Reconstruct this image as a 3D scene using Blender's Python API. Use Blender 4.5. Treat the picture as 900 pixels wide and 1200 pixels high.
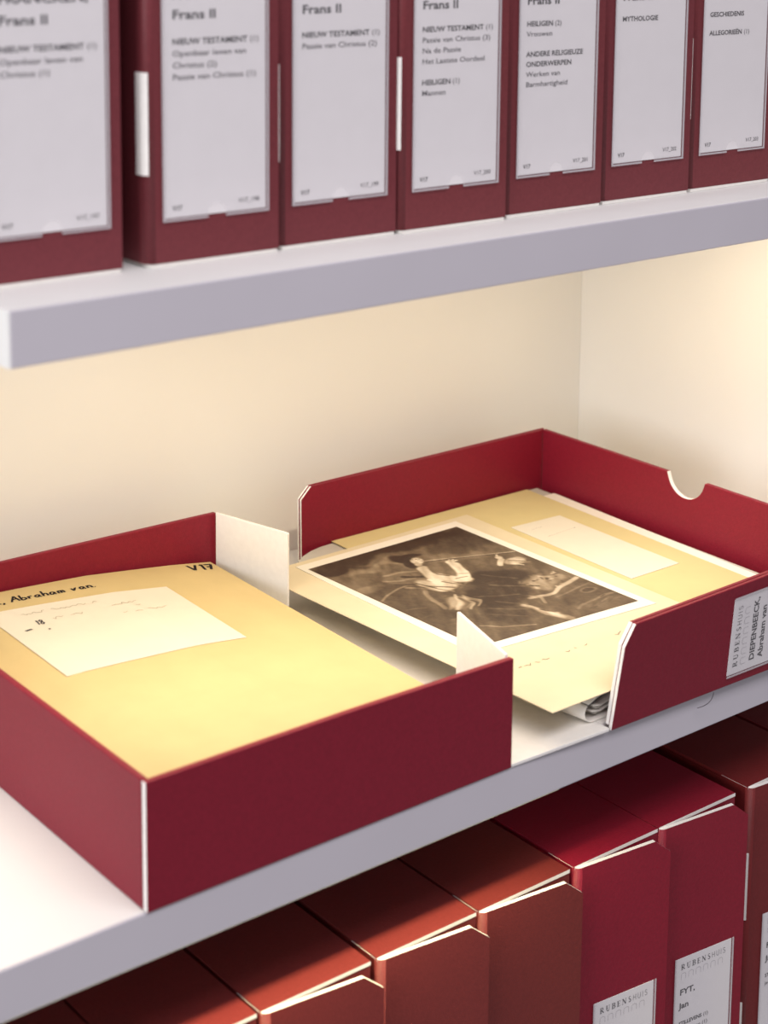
import bpy, bmesh, math, random
import numpy as np
from mathutils import Vector, Matrix

for o in list(bpy.data.objects):
    bpy.data.objects.remove(o)
scene = bpy.context.scene
COL = scene.collection
random.seed(4)

# ------------------------------------------------------------------ camera
FPX, CX, CY = 2051.7, 403.4, 211.0            # focal length and optical centre in 900x1200 pixels
YAW, PITCH, ROLL = math.radians(37.834), math.radians(8.853), math.radians(0.294)
F = Vector((math.sin(YAW) * math.cos(PITCH), math.cos(YAW) * math.cos(PITCH), -math.sin(PITCH)))
R = Vector((math.cos(YAW), -math.sin(YAW), 0))
U = R.cross(F)
R2 = math.cos(ROLL) * R + math.sin(ROLL) * U
U2 = -math.sin(ROLL) * R + math.cos(ROLL) * U
cam_data = bpy.data.cameras.new('camera')
cam = bpy.data.objects.new('camera', cam_data)
COL.objects.link(cam)
cam.matrix_world = Matrix(((R2.x, U2.x, -F.x, -0.4749), (R2.y, U2.y, -F.y, -0.7920),
                           (R2.z, U2.z, -F.z, 0.5645), (0, 0, 0, 1)))
cam_data.sensor_fit = 'AUTO'
cam_data.sensor_width = 36.0
cam_data.lens = FPX / 1200 * 36
cam_data.shift_x = (450 - CX) / 1200
cam_data.shift_y = -(600 - CY) / 1200
cam_data.clip_start = 0.02
cam_data.dof.use_dof = True
cam_data.dof.focus_distance = 1.36
cam_data.dof.aperture_fstop = 7.0
scene.camera = cam

# ------------------------------------------------------------------ world, lights, exposure
world = bpy.data.worlds.new('world')
scene.world = world
world.use_nodes = True
world.node_tree.nodes['Background'].inputs[0].default_value = (1.0, 0.955, 0.985, 1)
world.node_tree.nodes['Background'].inputs[1].default_value = 0.28
vs = scene.view_settings
vs.view_transform = 'Standard'
vs.look = 'None'
vs.gamma = 1
vs.use_curve_mapping = False
vs.exposure = 0.0

WARM = (1.0, 0.82, 0.57)
def area_light(name, loc, sx, sy, power, color, rot=(0, 0, 0), spread=math.pi):
    l = bpy.data.lights.new(name, 'AREA')
    l.shape = 'RECTANGLE'
    l.size, l.size_y = sx, sy
    l.energy = power
    l.color = color
    l.spread = spread
    o = bpy.data.objects.new(name, l)
    o.location = loc
    o.rotation_euler = rot
    COL.objects.link(o)
    return o
# shelf lighting: warm LED strips behind the front lips of two shelf boards
area_light('shelf_led_light', (0.305, 0.135, 0.3255), 0.75, 0.012, 2.05, WARM)
area_light('lower_shelf_led_light', (0.02, 0.0110, -0.0315), 0.66, 0.0010, 1.25, (1.0, 0.88, 0.46))
# the room's ceiling panel in front of the shelves
area_light('ceiling_light', (-0.2, -1.25, 2.05), 2.4, 0.9, 48, (1.0, 0.945, 0.96))
# daylight from a window beyond the free end of the shelves
area_light('window_light', (-2.3, -0.5, 0.75), 1.4, 1.6, 46, (0.97, 0.97, 0.97), (0, -math.pi / 2, 0))

# ------------------------------------------------------------------ dimensions
H, T = 0.3601, 0.0304            # height of the upper shelf board, thickness of a board
YB = 0.410                       # back panel
XW = 0.7585                      # right side panel
XL = -0.300
ZL = -0.419                      # shelf under the lowest row
BW, BH, BD = 0.0895, 0.298, 0.355   # a closed box

# ------------------------------------------------------------------ materials
def mat(name, color, rough=0.6, spec=0.4, noise=0.0, nscale=60, bump=0.0, bscale=800, objcolor=False, sheen=0.0):
    m = bpy.data.materials.new(name)
    m.use_nodes = True
    nt = m.node_tree
    b = nt.nodes['Principled BSDF']
    b.inputs['Roughness'].default_value = rough
    b.inputs['Specular IOR Level'].default_value = spec
    b.inputs['Base Color'].default_value = (*color, 1)
    if sheen:
        b.inputs['Sheen Weight'].default_value = sheen
        b.inputs['Sheen Roughness'].default_value = 0.4
    tc = nt.nodes.new('ShaderNodeTexCoord')
    last = None
    if noise or objcolor:
        n = nt.nodes.new('ShaderNodeTexNoise')
        n.inputs['Scale'].default_value = nscale
        n.inputs['Detail'].default_value = 5
        nt.links.new(tc.outputs['Object'], n.inputs['Vector'])
        mr = nt.nodes.new('ShaderNodeMapRange')
        mr.inputs['From Min'].default_value = 0.25
        mr.inputs['From Max'].default_value = 0.75
        mr.inputs['To Min'].default_value = 1 - noise
        mr.inputs['To Max'].default_value = 1 + noise
        nt.links.new(n.outputs['Fac'], mr.inputs['Value'])
        mx = nt.nodes.new('ShaderNodeMix')
        mx.data_type = 'RGBA'
        mx.blend_type = 'MULTIPLY'
        mx.inputs['Factor'].default_value = 1
        mx.inputs['A'].default_value = (*color, 1)
        nt.links.new(mr.outputs['Result'], mx.inputs['B'])
        last = mx.outputs['Result']
        if objcolor:
            oi = nt.nodes.new('ShaderNodeObjectInfo')
            m2 = nt.nodes.new('ShaderNodeMix')
            m2.data_type = 'RGBA'
            m2.blend_type = 'MULTIPLY'
            m2.inputs['Factor'].default_value = 1
            nt.links.new(last, m2.inputs['A'])
            nt.links.new(oi.outputs['Color'], m2.inputs['B'])
            last = m2.outputs['Result']
        nt.links.new(last, b.inputs['Base Color'])
    if bump:
        n2 = nt.nodes.new('ShaderNodeTexNoise')
        n2.inputs['Scale'].default_value = bscale
        n2.inputs['Detail'].default_value = 3
        nt.links.new(tc.outputs['Object'], n2.inputs['Vector'])
        bp = nt.nodes.new('ShaderNodeBump')
        bp.inputs['Strength'].default_value = bump
        bp.inputs['Distance'].default_value = 0.0006
        nt.links.new(n2.outputs['Fac'], bp.inputs['Height'])
        nt.links.new(bp.outputs['Normal'], b.inputs['Normal'])
    return m

M = {}
M['panel'] = mat('painted_panel', (0.80, 0.79, 0.765), 0.55, 0.3, 0.015, 8)
M['shelf'] = mat('painted_shelf', (0.80, 0.795, 0.79), 0.5, 0.35, 0.02, 12, 0.05, 500)
M['lip'] = mat('grey_shelf_edge', (0.54, 0.515, 0.575), 0.5, 0.35, 0.02, 12, 0.05, 500)
M['red'] = mat('maroon_board', (0.200, 0.0125, 0.023), 0.48, 0.30, 0.10, 420, 0.35, 900, True, 0.0)
M['white'] = mat('white_board', (0.80, 0.775, 0.74), 0.75, 0.2, 0.03, 200)
M['core'] = mat('white_board_edge', (0.84, 0.81, 0.79), 0.8, 0.2, 0.04, 300)
M['card'] = mat('label_card', (0.76, 0.735, 0.76), 0.6, 0.3, 0.015, 90)
M['ink'] = mat('black_ink', (0.018, 0.015, 0.02), 0.7, 0.2)
M['ink_mid'] = mat('grey_ink', (0.055, 0.05, 0.06), 0.7, 0.2)
M['ink_light'] = mat('pale_grey_ink', (0.30, 0.28, 0.31), 0.7, 0.2)
M['pencil'] = mat('pencil', (0.47, 0.42, 0.33), 0.7, 0.2)
M['caption'] = mat('caption_ink', (0.24, 0.20, 0.15), 0.7, 0.2)
M['yellow'] = mat('yellow_folder_paper', (0.590, 0.462, 0.232), 0.75, 0.2, 0.035, 35, 0.12, 500)
M['yellow_pale'] = mat('pale_yellow_folder_paper', (0.625, 0.525, 0.275), 0.75, 0.2, 0.03, 35, 0.12, 500)
M['cream'] = mat('cream_card', (0.71, 0.66, 0.56), 0.7, 0.25, 0.02, 60)
M['mount'] = mat('beige_mount', (0.68, 0.59, 0.42), 0.7, 0.25, 0.03, 50, 0.08, 600)
M['cream_lower'] = M['mount']
M['photo_white'] = mat('photo_border', (0.82, 0.78, 0.70), 0.45, 0.4, 0.02, 50)
M['paper'] = mat('white_paper', (0.82, 0.78, 0.72), 0.7, 0.2, 0.03, 50)
M['grey_folder'] = mat('grey_folder', (0.50, 0.48, 0.45), 0.6, 0.3, 0.04, 60)
M['news'] = mat('newsprint', (0.45, 0.42, 0.38), 0.8, 0.1, 0.55, 130)
M['dark_print'] = mat('dark_print', (0.05, 0.045, 0.045), 0.6, 0.3, 0.4, 160)
M['alu'] = mat('aluminium', (0.55, 0.55, 0.56), 0.4, 0.5)
M['alu'].node_tree.nodes['Principled BSDF'].inputs['Metallic'].default_value = 1
M['thread'] = mat('dark_thread', (0.04, 0.03, 0.035), 0.9, 0.1)

def clear_plastic():
    m = bpy.data.materials.new('clear_plastic')
    m.use_nodes = True
    nt = m.node_tree
    b = nt.nodes['Principled BSDF']
    b.inputs['Base Color'].default_value = (0.70, 0.68, 0.72, 1)
    b.inputs['Roughness'].default_value = 0.22
    b.inputs['Specular IOR Level'].default_value = 0.6
    b.inputs['Alpha'].default_value = 0.16
    return m
M['plastic'] = clear_plastic()
def seam_plastic():
    m = clear_plastic()
    m.name = 'welded_plastic_seam'
    m.node_tree.nodes['Principled BSDF'].inputs['Alpha'].default_value = 0.45
    return m
M['seam'] = seam_plastic()
em = bpy.data.materials.new('led_diffuser')
em.use_nodes = True
eb = em.node_tree.nodes['Principled BSDF']
eb.inputs['Base Color'].default_value = (0.9, 0.85, 0.75, 1)
eb.inputs['Emission Color'].default_value = (*WARM, 1)
eb.inputs['Emission Strength'].default_value = 2.0
M['led'] = em
pm = bpy.data.materials.new('photographic_print')
pm.use_nodes = True
pa = pm.node_tree.nodes.new('ShaderNodeVertexColor')
pa.layer_name = 'print'
pb_ = pm.node_tree.nodes['Principled BSDF']
pm.node_tree.links.new(pa.outputs['Color'], pb_.inputs['Base Color'])
pb_.inputs['Roughness'].default_value = 0.5
pb_.inputs['Specular IOR Level'].default_value = 0.35
M['picture'] = pm

# ------------------------------------------------------------------ mesh helpers
def link(name, me, mats, parent=None, bevel=0, smooth=False):
    for m in mats:
        me.materials.append(M[m])
    o = bpy.data.objects.new(name, me)
    COL.objects.link(o)
    if parent is not None:
        o.parent = parent
    if bevel:
        b = o.modifiers.new('bevel', 'BEVEL')
        b.width = bevel
        b.segments = 2
        b.limit_method = 'ANGLE'
        b.harden_normals = False
    if smooth:
        for p in me.polygons:
            p.use_smooth = True
    return o

def new_mesh(name, verts, faces, mids=None):
    me = bpy.data.meshes.new(name)
    me.from_pydata([tuple(v) for v in verts], [], faces)
    if mids:
        for p, i in zip(me.polygons, mids):
            p.material_index = i
    me.update()
    return me

def prism(name, outline, w0, w1, fn, edge_mats, front=0, back=0):
    """outline (u,v) counter-clockwise seen from the w1 side, extruded from w0 to w1, mapped by fn(u,v,w)."""
    n = len(outline)
    V = [fn(u, v, w0) for u, v in outline] + [fn(u, v, w1) for u, v in outline]
    Fc = [tuple(range(n, 2 * n)), tuple(reversed(range(n)))]
    mi = [front, back]
    for i in range(n):
        j = (i + 1) % n
        Fc.append((i, j, n + j, n + i))
        mi.append(edge_mats[i] if isinstance(edge_mats, (list, tuple)) else edge_mats)
    me = new_mesh(name, V, Fc, mi)
    bm = bmesh.new()
    bm.from_mesh(me)
    bmesh.ops.recalc_face_normals(bm, faces=bm.faces)
    bm.to_mesh(me)
    bm.free()
    return me

def box_mesh(name, x0, x1, y0, y1, z0, z1):
    return prism(name, [(x0, y0), (x1, y0), (x1, y1), (x0, y1)], z0, z1, lambda u, v, w: (u, v, w), 0)

def sheet_mesh(name, corner, nu, nv, thick, zf=None, mat_side=1):
    """bilinear sheet: corner = [P00, P10, P11, P01]; zf(u,v) adds height; real thickness downwards."""
    P = [Vector(c) for c in corner]
    V, Fc, mi = [], [], []
    def pt(u, v):
        p = P[0] * (1 - u) * (1 - v) + P[1] * u * (1 - v) + P[2] * u * v + P[3] * (1 - u) * v
        if zf:
            p = p + Vector((0, 0, zf(u, v)))
        return p
    for s in (0, 1):
        for j in range(nv + 1):
            for i in range(nu + 1):
                p = pt(i / nu, j / nv)
                V.append(p - Vector((0, 0, thick * s)))
    N = (nu + 1) * (nv + 1)
    k = lambda i, j, s: s * N + j * (nu + 1) + i
    for j in range(nv):
        for i in range(nu):
            Fc.append((k(i, j, 0), k(i + 1, j, 0), k(i + 1, j + 1, 0), k(i, j + 1, 0)))
            Fc.append((k(i, j, 1), k(i, j + 1, 1), k(i + 1, j + 1, 1), k(i + 1, j, 1)))
    for i in range(nu):
        Fc.append((k(i, 0, 0), k(i, 0, 1), k(i + 1, 0, 1), k(i + 1, 0, 0)))
        Fc.append((k(i, nv, 0), k(i + 1, nv, 0), k(i + 1, nv, 1), k(i, nv, 1)))
    for j in range(nv):
        Fc.append((k(0, j, 0), k(0, j + 1, 0), k(0, j + 1, 1), k(0, j, 1)))
        Fc.append((k(nu, j, 0), k(nu, j, 1), k(nu, j + 1, 1), k(nu, j + 1, 0)))
    return new_mesh(name, V, Fc)

def thing(name, label, cat, loc=(0, 0, 0), rz=0, group=None):
    o = bpy.data.objects.new(name, None)
    o.empty_display_size = 0.02
    COL.objects.link(o)
    o.location = loc
    o.rotation_euler = (0, 0, rz)
    return tag(o, label, cat, group)

def tag(o, label, cat, group=None):
    o['label'] = label
    o['category'] = cat
    if group:
        o['group'] = group
    return o

def structure(o):
    o['kind'] = 'structure'
    return o

# ------------------------------------------------------------------ lettering helpers
class Ink:
    """collects flat 2-D polygons (x right, y up) for one printed or written text"""
    def __init__(self):
        self.v, self.f = [], []
    def poly(self, pts):
        b = len(self.v)
        self.v += pts
        self.f.append(tuple(range(b, b + len(pts))))
    def seg(self, p, q, w):
        dx, dy = q[0] - p[0], q[1] - p[1]
        L = math.hypot(dx, dy) or 1e-9
        nx, ny = -dy / L * w / 2, dx / L * w / 2
        self.poly([(p[0] - nx, p[1] - ny), (q[0] - nx, q[1] - ny), (q[0] + nx, q[1] + ny), (p[0] + nx, p[1] + ny)])
    def line(self, pts, w):
        for a, b in zip(pts, pts[1:]):
            self.seg(a, b, w)
    def arc(self, cx, cy, rx, ry, a0, a1, w0, w1=None, n=10):
        w1 = w0 if w1 is None else w1
        for i in range(n):
            t0, t1 = i / n, (i + 1) / n
            a, b = math.radians(a0 + (a1 - a0) * t0), math.radians(a0 + (a1 - a0) * t1)
            m = math.sin(math.pi * (t0 + t1) / 2)
            self.seg((cx + rx * math.cos(a), cy + ry * math.sin(a)), (cx + rx * math.cos(b), cy + ry * math.sin(b)), w0 + (w1 - w0) * m)
    def add(self, other, x, y, s, sx=None):
        sx = s if sx is None else sx
        b = len(self.v)
        self.v += [(x + p[0] * sx, y + p[1] * s) for p in other.v]
        self.f += [tuple(i + b for i in f) for f in other.f]
    def width(self):
        return max(p[0] for p in self.v) - min(p[0] for p in self.v)

_font = {}
def font_ink(text, bold):
    key = (text, bold)
    if key not in _font:
        c = bpy.data.curves.new('text', 'FONT')
        c.body = text
        c.size = 1
        c.resolution_u = 2
        c.offset = 0.020 if bold else 0.004
        o = bpy.data.objects.new('text', c)
        COL.objects.link(o)
        dg = bpy.context.evaluated_depsgraph_get()
        me = bpy.data.meshes.new_from_object(o.evaluated_get(dg))
        k = Ink()
        k.v = [(v.co.x, v.co.y) for v in me.vertices]
        k.f = [tuple(p.vertices) for p in me.polygons]
        bpy.data.objects.remove(o)
        bpy.data.curves.remove(c)
        bpy.data.meshes.remove(me)
        _font[key] = k
    return _font[key]

def serif_letter(ch):
    k = Ink()
    T_, t = 0.19, 0.055
    def stem(x, w=T_):
        k.seg((x, 0), (x, 1), w)
        k.seg((x - .2, .03), (x + .2, .03), t)
        k.seg((x - .2, .97), (x + .2, .97), t)
    if ch == 'R':
        stem(.2)
        k.seg((.2, .97), (.5, .97), t); k.seg((.2, .5), (.5, .5), t)
        k.arc(.46, .735, .24, .225, 90, -90, t, T_)
        k.seg((.4, .5), (.86, .03), T_ * .9)
        w = .95
    elif ch == 'U':
        k.seg((.2, .3), (.2, 1), T_); k.seg((0, .97), (.4, .97), t)
        k.seg((.75, .3), (.75, 1), t); k.seg((.6, .97), (.92, .97), t)
        k.arc(.475, .3, .275, .28, 180, 360, t, T_ * .7)
        w = .92
    elif ch == 'B':
        stem(.2)
        k.seg((.2, .97), (.5, .97), t); k.seg((.2, .53), (.5, .53), t); k.seg((.2, .03), (.5, .03), t)
        k.arc(.46, .75, .22, .21, 90, -90, t, T_)
        k.arc(.48, .28, .26, .25, 90, -90, t, T_)
        w = .8
    elif ch == 'E':
        stem(.2)
        k.seg((.2, .97), (.68, .97), t); k.seg((.2, .52), (.55, .52), t); k.seg((.2, .03), (.7, .03), t)
        k.seg((.67, .75), (.67, 1), t); k.seg((.69, 0), (.69, .25), t); k.seg((.55, .4), (.55, .64), t)
        w = .74
    elif ch == 'N':
        k.seg((.15, 0), (.15, 1), t); k.seg((.85, 0), (.85, 1), t)
        k.seg((.17, .97), (.83, .05), T_)
        k.seg((0, .03), (.3, .03), t); k.seg((0, .97), (.2, .97), t); k.seg((.7, .97), (1, .97), t)
        w = 1.0
    elif ch == 'S':
        k.arc(.34, .75, .22, .22, 25, 270, t, .11)
        k.arc(.34, .27, .24, .25, 90, -160, t, .15)
        k.seg((.20, .62), (.50, .40), .14)
        w = .70
    return k, w

def logo_ink():
    dark, light = Ink(), Ink()
    x = 0
    for ch in 'RUBENS':
        k, w = serif_letter(ch)
        dark.add(k, x, 0, 1)
        x += w + 0.40
    t = .075
    for ch in 'HUIS':
        if ch == 'H':
            for a in (.05, .62):
                light.seg((x + a, 0), (x + a, 1), t)
            light.seg((x + .05, .5), (x + .62, .5), t); w = .67
        elif ch == 'U':
            light.seg((x + .05, .3), (x + .05, 1), t); light.seg((x + .6, .3), (x + .6, 1), t)
            light.arc(x + .325, .3, .275, .28, 180, 360, t); w = .65
        elif ch == 'I':
            light.seg((x + .05, 0), (x + .05, 1), t); w = .1
        else:
            light.arc(x + .3, .75, .23, .22, 20, 270, t); light.arc(x + .3, .27, .25, .25, 90, -160, t); w = .58
        x += w + .42
    total = x - .42
    arches = Ink()
    n = 6
    for i in range(n):
        a = total * (i + .04) / n
        wdt = total / n * .62
        arches.seg((a, -1.75), (a, -.95), .05); arches.seg((a + wdt, -1.75), (a + wdt, -.95), .05)
        arches.arc(a + wdt / 2, -.95, wdt / 2, .3, 180, 0, .05)
    return dark, light, arches, total
LOGO = logo_ink()

def ink_mesh(parts, fn):
    """parts: list of (Ink, material index) -> one mesh through fn(x, y)"""
    V, Fc, mi = [], [], []
    for k, m in parts:
        b = len(V)
        V += [fn(*p) for p in k.v]
        Fc += [tuple(i + b for i in f) for f in k.f]
        mi += [m] * len(k.f)
    return new_mesh('lettering', V, Fc, mi)

def label_text(lines, names, code, w, h, logo):
    """one entry per printed piece: (name, Ink, material); origin at the top left of the card"""
    out = []
    f = w / .069
    def one(name, ink, x, y, s, m, sx=None):
        k = Ink()
        if name not in ('logo_lettering', 'arch_motif', 'code_lettering'):
            sx = (sx or s) * f
            s = s * (.5 + .5 * f)
        k.add(ink, x, y, s, sx)
        out.append((name, k, m))
    if logo:
        d, l, ar, tot = LOGO
        s = (w * .80) / tot
        hy = s * 1.08
        y = -.0075 - hy * .5
        one('logo_lettering', d, w * .09, y, hy, 'ink', s)
        one('logo_lettering', l, w * .09, y, hy, 'ink_mid', s)
        one('arch_motif', ar, w * .09, y, hy * 1.02, 'ink_light', s)
    for t, y in names:
        one('name_lettering', font_ink(t, True), w * .08, -y, 0.0074, 'ink', 0.0100)
    for t, bold, y in lines:
        if bold and t.endswith(')'):
            a, b = t.rsplit(' ', 1)
            k = font_ink(a, True)
            one('heading_lettering', k, w * .08, -y - .0014, 0.0048, 'ink', .0056)
            one('number_lettering', font_ink(b, False), w * .08 + (k.width() * .0056 + .0020) * f, -y - .0014, 0.0048, 'ink_mid', .0056)
        else:
            one('heading_lettering' if bold else 'text_lettering', font_ink(t, bold), w * .08, -y - .0014, 0.0048, 'ink' if bold else 'ink_mid', .0056 if bold else .0062)
    if code:
        one('code_lettering', font_ink('V17', True), w * .07, -h + .0042, 0.0040, 'ink')
        k = font_ink(code, False)
        one('code_lettering', k, w * .93 - k.width() * .0040, -h + .0047, 0.0040, 'ink_mid')
    return out

def strips(name, w0, w1, rows, fn, o0, o1):
    """slab between x = w0..w1 cut across at the given y rows (top to bottom), from depth o0 to o1"""
    V, Fc = [], []
    for y in rows:
        V += [fn(w0, y, o0), fn(w1, y, o0), fn(w1, y, o1), fn(w0, y, o1)]
    n = len(rows)
    for i in range(n - 1):
        a, b = 4 * i, 4 * i + 4
        for q in range(4):
            r = (q + 1) % 4
            Fc.append((a + q, a + r, b + r, b + q))
    Fc += [(0, 1, 2, 3), (4 * n - 1, 4 * n - 2, 4 * n - 3, 4 * n - 4)]
    return V, Fc

def fixed(me):
    bm = bmesh.new()
    bm.from_mesh(me)
    bmesh.ops.recalc_face_normals(bm, faces=bm.faces)
    bm.to_mesh(me)
    bm.free()
    return me

def label_set(parent, fn, w, h, parts, pocket_pad=.0018, n=1):
    """card, its lettering and the clear pocket in front; fn(x, y, out) with x right, y up from the card's top left"""
    rows = [-h * i / n for i in range(n + 1)]
    V, Fc = strips('label_card', 0, w, rows, fn, .0002, .0006)
    card_o = link('label_card', fixed(new_mesh('label_card', V, Fc)), ['card'], parent)
    for nme, k, m in parts:
        link(nme, new_mesh(nme, [fn(p[0], p[1], .0008) for p in k.v], k.f), [m], card_o)
    p, r = pocket_pad, .0062
    cx = w / 2
    ym = -h + r * 1.3
    rows = [p * .6 + (ym - p * .6) * i / n for i in range(n + 1)]
    V, Fc = strips('label_pocket', -p, w + p, rows, fn, .0010, .00125)
    Fc = [(4 * i + 3, 4 * i + 2, 4 * i + 6, 4 * i + 7) for i in range(n)]
    out = [(-p, ym), (-p, -h - p), (cx - r, -h - p)]
    for i in range(13):
        a = math.pi - math.pi * i / 12
        out.append((cx + r * math.cos(a), -h + r * 1.05 * math.sin(a)))
    out += [(cx + r, -h - p), (w + p, -h - p), (w + p, ym)]
    b = len(V)
    V += [fn(x, y, .00125) for x, y in out]
    Fc.append(tuple(range(b, b + len(out))))
    pk = link('label_pocket', fixed(new_mesh('label_pocket', V, Fc)), ['plastic'], parent)
    # welded seams along the pocket's sides and foot
    for x0, x1, y0, y1 in ((-p, -p + .0013, p * .6, -h - p), (w + p - .0013, w + p, p * .6, -h - p),
                           (-p + .0013, cx - r, -h - p + .0012, -h - p), (cx + r, w + p - .0013, -h - p + .0012, -h - p)):
        m = n if y0 > -h else 1
        V, Fc = strips('pocket_seam', x0, x1, [y0 + (y1 - y0) * i / m for i in range(m + 1)], fn, .0013, .0016)
        link('pocket_seam', fixed(new_mesh('pocket_seam', V, Fc)), ['seam'], pk)

# ------------------------------------------------------------------ shelving
structure(link('wall_back', box_mesh('wall_back', XL, XW + .018, YB, YB + .016, -.46, .95), ['panel']))
structure(link('wall_right', box_mesh('wall_right', XW, XW + .018, -.004, YB - .0002, -.46, .95), ['panel']))

structure(link('light_block_left', box_mesh('light_block_left', XL - .018, XL - .0014, 0, YB - .0002, -.46, .0), ['panel']))  # unseen panel, added to keep window light off the lowest row's tops

def shelf(label, x0, z):
    o = thing('shelf_board', label, 'shelf', (0, 0, z), 0, 'white shelf boards')
    link('board', box_mesh('board', x0 + .0006, XW - .0004, .0022, YB - .0004, -T + .004, 0), ['shelf'], o, .0008)
    lip = box_mesh('front_lip', x0, XW - .0004, 0, .0021, -T, .0001)
    link('front_lip', lip, ['lip'], o, .0007)
    link('end_cap', box_mesh('end_cap', x0 - .0012, x0 + .0004, 0.0003, YB - .0006, -T, .0001), ['shelf'], o, .0004)
    return o
shelf('white shelf board with grey front edge under the upright box row with text cards', -.0751, H)
shelf('white shelf board carrying the open box with folders and photograph', XL, 0)
shelf('bottom white shelf board under the lowest row of upright boxes', XL, ZL)
shelf('topmost white shelf board above the upright box row with text cards', -.0751, H + .365)

def led(label, x0, x1, y, z, flange):
    o = thing('led_strip', label, 'lamp', ((x0 + x1) / 2, y, z), 0, 'LED strips under the shelf boards')
    hl = (x1 - x0) / 2
    link('channel', box_mesh('channel', -hl, hl, -.004, .0062, -.0022, 0), ['alu'], o)
    link('diffuser', box_mesh('diffuser', -hl, hl, -.0018, .0018, -.0032, -.0023), ['led'], o)
    if flange:
        link('shade_flange', box_mesh('shade_flange', -hl, hl, .0054, .0060, -flange, -.0023), ['alu'], o)
    return o
led('warm LED strip under the shelf board above the open box', -.070, .680, .135, H - T + .0038, 0)
led('warm LED strip behind the front lip of the shelf under the open box', -.295, .345, .0105, -T + .0038, .0158)

# ------------------------------------------------------------------ closed boxes
SPLAY_UP, SPLAY_LOW = .0015, .0088     # how far the front panel's free edge has sprung forward
def front_path(splay):
    """plan outline of the front panel's outer skin: rounded fold at the left, then slightly sprung open"""
    r = .0055
    pts = [(0.0, .0300)]
    for i in range(7):
        a = math.pi + (math.pi / 2) * i / 6
        pts.append((r + r * math.cos(a), r + r * math.sin(a)))
    pts.append((BW + .0008, -splay))
    return pts

_all = {}
def closed_box_meshes(splay):
    if splay in _all:
        return _all[splay]
    _cache = _all[splay] = {}
    # body
    _cache['body'] = box_mesh('body', .0032, BW - .0012, .0034, BD, .0022, BH - .0031)
    _cache['top_panel'] = prism('top_panel', [(.0004, .0030), (BW - .0012, .0030), (BW - .0012, BD), (.0004, BD)], BH - .0028, BH,
                                lambda u, v, w: (u, v, w), [1, 0, 0, 0])
    _cache['bottom_panel'] = box_mesh('bottom_panel', .0020, BW - .0004, -.0014, BD - .001, 0, .0020)
    _cache['side_panel'] = box_mesh('side_panel', 0, .0030, .0302, BD, .0022, BH - .003)
    # front panel: ribbon with thickness following front_path, chamfered upper right corner
    P = front_path(splay)
    th = .0031
    inner = []
    for i, (x, y) in enumerate(P):
        a = P[max(i - 1, 0)]
        b = P[min(i + 1, len(P) - 1)]
        d = Vector((b[0] - a[0], b[1] - a[1])).normalized()
        inner.append((x - d.y * th, y + d.x * th))
    cw, ch = .0155, .0125
    zt = BH - .0012
    xs = BW + .0008
    # insert a point where the chamfer starts
    def lerp(A, B, t): return (A[0] + (B[0] - A[0]) * t, A[1] + (B[1] - A[1]) * t)
    t = 1 - cw / (xs - .0055)
    P2 = P[:-1] + [lerp(P[-2], P[-1], t), P[-1]]
    I2 = inner[:-1] + [lerp(inner[-2], inner[-1], t), inner[-1]]
    n = len(P2)
    V, Fc, mi = [], [], []
    for pts in (P2, I2):
        for i, (x, y) in enumerate(pts):
            V.append((x, y, .0022))
        for i, (x, y) in enumerate(pts):
            V.append((x, y, zt - (ch if i == n - 1 else 0)))
    ob, ot, ib, it = 0, n, 2 * n, 3 * n
    for i in range(n - 1):
        Fc += [(ob + i, ob + i + 1, ot + i + 1, ot + i), (ib + i, it + i, it + i + 1, ib + i + 1),
               (ot + i, ot + i + 1, it + i + 1, it + i), (ob + i, ib + i, ib + i + 1, ob + i + 1)]
        mi += [0, 1, 1, 1]
    e = n - 1
    Fc += [(ob + e, ib + e, it + e, ot + e), (ob, ot, it, ib)]
    mi += [1, 1]
    me = new_mesh('front_panel', V, Fc, mi)
    bm = bmesh.new(); bm.from_mesh(me); bmesh.ops.recalc_face_normals(bm, faces=bm.faces); bm.to_mesh(me); bm.free()
    for p in me.polygons:
        c = p.center
        if p.material_index == 0 and c.x < .0056 and c.y < .0057:
            p.use_smooth = True
    _cache['front_panel'] = me
    # the white tabs that show in the fold of the side
    for i, (z0, z1) in enumerate(((.0535, .112), (.184, .2415))):
        out = [(-.0007, .0102), (-.0007, .0045), (.0003, .0022), (.0018, .0006), (.0030, .0028), (.0016, .0052), (.0016, .0102)]
        _cache['tab%d' % i] = prism('tab', out, z0, z1, lambda u, v, w: (u, v, w), 0)
    for k, me in _cache.items():
        for m in (['white'] if k in ('bottom_panel',) else ['core'] if k.startswith('tab') else ['red', 'core']):
            me.materials.append(M[m])
    return _cache

def closed_box(label, group, loc, rz, tint, lines=None, names=(), code=None, logo=True, splay=0, w=.069, x0=.0118):
    o = thing('archive_box', label, 'box', loc, rz, group)
    ms = closed_box_meshes(splay)
    for k, me in ms.items():
        c = bpy.data.objects.new('tab' if k.startswith('tab') else k, me)
        COL.objects.link(c)
        c.parent = o
        c.color = (*tint, 1)
        if k == 'tab0' or k == 'tab1':
            c['label'] = 'white tab in the side fold'
    h = .1560
    zt = .028 + h
    def fn(x, y, out):
        X = x0 + x
        yy = -splay * (X - .0055) / (BW + .0008 - .0055)
        return (X, yy - out, zt + y)
    if lines is not None:
        label_set(o, fn, w, h, label_text(lines, names, code, w, h, logo))
    return o

S0, DS = .0555, .0067
def para(rows):
    """rows: (text, bold) or None for a blank line"""
    out, y = [], S0
    for r in rows:
        if r:
            out.append((r[0], r[1], y))
        y += DS
    return out

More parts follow.
